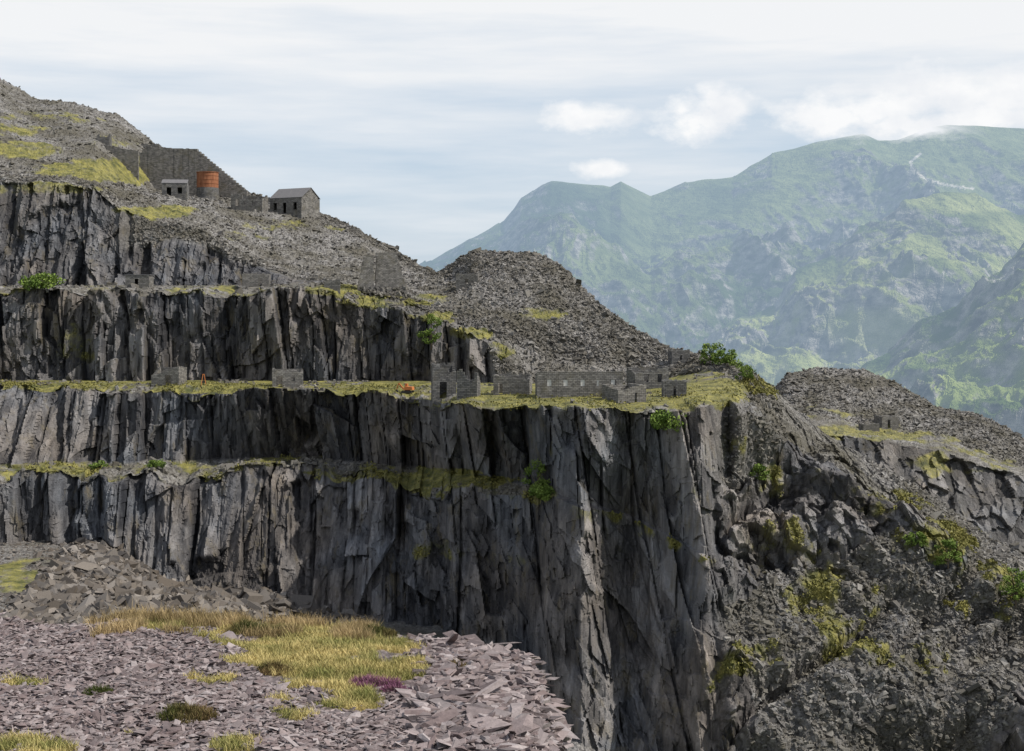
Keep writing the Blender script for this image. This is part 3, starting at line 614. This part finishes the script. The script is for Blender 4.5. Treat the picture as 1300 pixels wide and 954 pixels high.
ruin('ruined_stone_hut',412,432,366,12,4,.1,rag=.4)
ruin('ruined_stone_hut',578,606,362,16,4,-.1,rag=.4,ops=[(.4,.55,.2,.6)],mat=M_W2)
ruin('stone_cottage',338,388,270,20,9,-.5,rag=.06,gable=3.2,roof=True,ops=[(.12,.22,.25,.72),(.42,.52,0,.72),(.74,.84,.25,.72)],mat=M_W2)
ruin('ruined_stone_cottage',293,334,266,21,6,-.1,rag=.3,ops=[(.15,.25,.3,.7),(.42,.52,.3,.6),(.7,.8,.3,.6)],prof=lambda t:1.0-.3*sst(.35,.4,t),mat=M_W2)
ruin('stone_hut',207,238,248,16,5,.1,rag=.12,gable=1.2,roof=True,ops=[(.2,.35,0,.7),(.6,.8,.2,.7)])
ruin('ruined_stone_hut',125,141,182,9,4,.1,rag=.3,gable=1.2)
ruin('ruined_stone_hut',172,202,189,8,4,.1,rag=.4)
def slope_wall(name,pa,pb,d,zb,htop,mat,th=2.2):
    b=BB();Lw=(pb-pa)*K*d
    b.wall((0,0),(Lw,0),lambda t:(HZ-htop(pa+(pb-pa)*t))*K*d-zb,th,(),.15,8,0,1.0)
    return b.build(name,((pa-650)*K*d,d,zb),.0,[mat])
slope_wall('incline_retaining_wall',178,314,493,36.,lambda p:float(np.interp(p,[178,188,250,314],[196,187,190,243])),M_W2)
slope_wall('dry_stone_wall',130,176,478,44.,lambda p:float(np.interp(p,[130,176],[184,192])),M_W2,1.)
def taper_tower():
    o=ground(487,368);d=o[1];k=K*d;b=BB()
    def fr(x0b,x1b,x0t,x1t,h,y0,y1,bt):
        n=22
        for i in range(n):
            t0,t1=i/n,(i+1)/n;j=rng.uniform(-.1,.1);f=(3 if i==0 else 0)
            L_=lambda a,c,t:a+(c-a)*t
            b.hexa([(L_(x0b,x0t,t0)+j,y0+bt*t0,h*t0-f),(L_(x1b,x1t,t0)+j,y0+bt*t0,h*t0-f),(L_(x1b,x1t,t0)+j,y1-bt*t0,h*t0-f),(L_(x0b,x0t,t0)+j,y1-bt*t0,h*t0-f),
                    (L_(x0b,x0t,t1)+j,y0+bt*t1,h*t1-.01),(L_(x1b,x1t,t1)+j,y0+bt*t1,h*t1-.01),(L_(x1b,x1t,t1)+j,y1-bt*t1,h*t1-.01),(L_(x0b,x0t,t1)+j,y1-bt*t1,h*t1-.01)])
    fr(-33*k,-12*k,-24*k,-11.5*k,45*k,-1,6,.8)
    fr(-9*k,31*k,-8*k,17*k,49*k,1.0,8,.8)
    # raised corner stub and rubble at the foot
    fr(-7*k,3*k,-6*k,1*k,6*k,2.5,5,.2)
    for i in range(30):
        b.box((rng.uniform(-30,30)*k,rng.uniform(-2.5,-1.5),rng.uniform(0,1)),(rng.uniform(.4,1.2),)*2+(rng.uniform(.3,.8),),rng.uniform(0,3))
    b.build('winding_house_buttress',o,.12,[M_W2])
taper_tower()
def ground2(px,py):
    e=np.abs(q2x-px)+np.abs(q2y-py);return Q[np.unravel_index(np.argmin(e),e.shape)].copy()
_g=ground;ground=ground2
ruin('stone_hut',1119,1142,544,15,5,.2,rag=.15,ops=[(.3,.5,0,.7)],mat=M_W2)
ruin('ruined_stone_hut',1095,1116,546,7,4,.1,rag=.2,mat=M_W2)
ground=_g
def tank():
    o=ground(262,250);o[1]+=2;k=K*o[1];R=13.5*k;zb=(HZ-239)*k-o[2];zt=zb+20*k;V=[];Fc=[];mi=[]
    n=40
    def ring(r,z_):
        s0=len(V)
        for i in range(n): V.append((r*math.cos(2*math.pi*i/n),r*math.sin(2*math.pi*i/n),z_))
        return s0
    def loft(lst,m_):
        rs=[ring(*q) for q in lst]
        for a,b in zip(rs[:-1],rs[1:]):
            for i in range(n): Fc.append([a+i,a+(i+1)%n,b+(i+1)%n,b+i]);mi.append(m_)
    loft([(R*1.05,-5),(R*1.02,zb),(R*.2,zb)],1)
    h=zt-zb;pr=[(R,zb+.02)]
    for j in range(1,4):
        zz=zb+h*j/4;pr+=[(R,zz-.07),(R+.09,zz-.06),(R+.09,zz+.06),(R,zz+.07)]
    pr+=[(R,zt-.2),(R+.2,zt-.18),(R+.2,zt),(R-.15,zt),(R-.15,zb+.3),(.1,zb+.3)]
    loft(pr,0)
    m,nt=new_mat('rusted_steel');tc=nt.nodes.new('ShaderNodeTexCoord')
    c=mixc(nt,mrange(nt,noise(nt,scaled_pos(nt,1.2,1.2,.3,tc.outputs['Object']),1,6,.7),.3,.7),(.16,.055,.028),(.33,.15,.08))
    finish(nt,c,.8,noise(nt,tc.outputs['Object'],3,4),.05)
    ob=mesh_obj('rusty_water_tank',V,Fc,[m,M_W],midx=mi);ob.location=Vector([float(q) for q in o])
tank()
m,nt=new_mat('orange_paint');finish(nt,mixc(nt,noise(nt,scaled_pos(nt,1,1,1),1.5,5),(.36,.11,.035),(.54,.21,.07)),.6);M_O=m
m,nt=new_mat('dark_steel');finish(nt,(.04,.04,.04),.6);M_D=m
def excavator(px,py):
    o=ground(px,py);b=BB()
    for s_ in (-1,1):
        b.box((0,s_*.95,.35),(3.0,.5,.55),0,1);b.box((0,s_*.95,.35),(3.3,.46,.3),0,1)
    b.box((0,0,.75),(1.4,1.2,.3),0,1)
    b.hexa([(-1.7,-1.1,.92),(1.,-1.1,.92),(1.,1.1,.92),(-1.7,1.1,.92),(-1.6,-1.05,1.8),(.5,-1.05,1.9),(.5,1.05,1.9),(-1.6,1.05,1.8)],0)
    b.hexa([(.1,-1.,1.92),(1.1,-1.,1.0),(1.1,-.1,1.0),(.1,-.1,1.92),(.15,-.95,2.7),(.8,-.95,2.65),(.8,-.15,2.65),(.15,-.15,2.7)],0)
    b.hexa([(.9,.1,1.2),(1.3,.1,1.1),(1.3,.45,1.1),(.9,.45,1.2),(2.4,.12,2.9),(2.7,.12,2.6),(2.7,.43,2.6),(2.4,.43,2.9)],0)
    b.hexa([(2.45,.13,2.85),(2.75,.13,2.75),(2.75,.42,2.75),(2.45,.42,2.85),(3.1,.15,.9),(3.3,.15,.95),(3.3,.4,.95),(3.1,.4,.9)],0)
    b.hexa([(2.7,-.1,.2),(3.3,-.1,.3),(3.3,.6,.3),(2.7,.6,.2),(3.0,-.1,.9),(3.45,-.1,.95),(3.45,.6,.95),(3.0,.6,.9)],1)
    ob=b.build('orange_excavator',o+np.array([0,0,.05]),2.9,[M_O,M_D]);ob.scale=(.75,.75,.75)
excavator(517,498)
def winch(px,py):
    o=ground(px,py);b=BB()
    for s_ in (-.9,.9):
        b.hexa([(s_-.1,-1,-.3),(s_+.1,-1,-.3),(s_+.1,-.8,-.3),(s_-.1,-.8,-.3),(s_*.3-.1,-.1,3.2),(s_*.3+.1,-.1,3.2),(s_*.3+.1,.1,3.2),(s_*.3-.1,.1,3.2)],0)
        b.hexa([(s_-.1,.8,-.3),(s_+.1,.8,-.3),(s_+.1,1,-.3),(s_-.1,1,-.3),(s_*.3-.1,.11,3.2),(s_*.3+.1,.11,3.2),(s_*.3+.1,.25,3.2),(s_*.3-.1,.25,3.2)],0)
    b.box((0,.05,3.3),(1.0,.4,.2),0,0);b.box((0,0,.9),(1.5,.7,.7),0,1);b.box((0,0,1.6),(.2,.2,3.),0,1)
    ob=b.build('orange_winch_frame',o,.2,[M_O,M_D]);ob.scale=(.6,.6,.7)
winch(258,487)
# ============================================================ WORLD + SUN + CAMERA
el=math.radians(50);az=math.radians(102)
sd=Vector((math.sin(az)*math.cos(el),math.cos(az)*math.cos(el),math.sin(el)))
wd=bpy.data.worlds.new('World');scene.world=wd;wd.use_nodes=True;nt=wd.node_tree;nt.nodes.clear()
sky=nt.nodes.new('ShaderNodeTexSky');sky.sky_type='NISHITA';sky.sun_disc=False;sky.sun_elevation=el;sky.sun_rotation=az;sky.air_density=1.0;sky.dust_density=1.5
tc=nt.nodes.new('ShaderNodeTexCoord');sx=nt.nodes.new('ShaderNodeSeparateXYZ');nt.links.new(tc.outputs['Generated'],sx.inputs[0])
A=mth(nt,'ARCTAN2',sx.outputs[0],sx.outputs[1])
hyp=mth(nt,'SQRT',mth(nt,'ADD',mth(nt,'MULTIPLY',sx.outputs[0],sx.outputs[0]),mth(nt,'MULTIPLY',sx.outputs[1],sx.outputs[1])))
E=mth(nt,'DIVIDE',sx.outputs[2],mth(nt,'MAXIMUM',hyp,.05))
def cv(a,b,c=0.):
    n=nt.nodes.new('ShaderNodeCombineXYZ')
    for i,v in enumerate((a,b,c)):
        if isinstance(v,(int,float)): n.inputs[i].default_value=v
        else: nt.links.new(v,n.inputs[i])
    return n.outputs[0]
st=noise(nt,cv(mth(nt,'MULTIPLY',A,3.2),mth(nt,'MULTIPLY',E,28)),1,5,.58)
st2=noise(nt,cv(mth(nt,'MULTIPLY',A,1.6),mth(nt,'MULTIPLY',E,9),4.),1,3,.5)
cov=mth(nt,'ADD',mth(nt,'ADD',mth(nt,'MULTIPLY',st,1.0),mth(nt,'MULTIPLY',st2,.7)),mrange(nt,E,.10,.23,-.12,.32))
cov=mrange(nt,cov,.62,1.12)
clear=mrange(nt,E,.28,.9,1.,.25)  # sky above the view made darker and less cloudy to cut ambient fill
cov=mth(nt,'MULTIPLY',cov,clear)
skyb=mixc(nt,mth(nt,'MULTIPLY',clear,.7),sky.outputs[0],(6.5,7.7,9.1))
col=mixc(nt,cov,skyb,(8.9,9.05,9.25))
bl=[(745,152,60,22),(728,147,30,18),(765,215,42,12),(890,150,62,28),(868,138,28,22),(918,138,36,32),(905,118,22,16),(1060,152,90,26),(1110,138,80,38),(1160,130,70,38),(1220,125,80,36),(1290,120,100,48),(1180,158,140,28),(1260,150,130,30)]
fld=None
for (a,b,ra,rb) in bl:
    q=mth(nt,'SQRT',mth(nt,'ADD',mth(nt,'POWER',mth(nt,'DIVIDE',mth(nt,'SUBTRACT',A,math.atan((a-650)*K)),ra*K),2),
        mth(nt,'POWER',mth(nt,'DIVIDE',mth(nt,'SUBTRACT',E,(HZ-b)*K*math.cos(math.atan((a-650)*K))),rb*K),2)))
    q=mth(nt,'SUBTRACT',1.,q);fld=q if fld is None else mth(nt,'MAXIMUM',fld,q)
cn=noise(nt,cv(mth(nt,'MULTIPLY',A,26),mth(nt,'MULTIPLY',E,38)),1,6,.62)
dens=mrange(nt,mth(nt,'ADD',fld,mth(nt,'MULTIPLY',mth(nt,'SUBTRACT',cn,.5),2.6)),-.10,.65)
cn2=noise(nt,cv(mth(nt,'MULTIPLY',A,30),mth(nt,'MULTIPLY',E,40),3.),1,4,.5)
cc=mixc(nt,mrange(nt,cn2,.35,.6),(8.6,8.8,9.15),(9.9,9.9,9.9))
col=mixc(nt,mth(nt,'MULTIPLY',dens,.92),col,cc)
bg=nt.nodes.new('ShaderNodeBackground');nt.links.new(col,bg.inputs[0]);bg.inputs[1].default_value=.1
o=nt.nodes.new('ShaderNodeOutputWorld');nt.links.new(bg.outputs[0],o.inputs[0])
sl=bpy.data.lights.new('sun','SUN');sl.energy=5.0;sl.angle=math.radians(.6);sl.color=(1,.935,.83)
so=bpy.data.objects.new('sun',sl);scene.collection.objects.link(so);so.rotation_euler=sd.to_track_quat('Z','Y').to_euler()
cam=bpy.data.cameras.new('camera');cam.lens=50;cam.sensor_width=36;cam.shift_y=-77/1300;cam.clip_end=60000;cam.clip_start=.5
co=bpy.data.objects.new('camera',cam);scene.collection.objects.link(co);co.rotation_euler=(math.radians(90),0,0);co.location=(0,0,0)
scene.camera=co
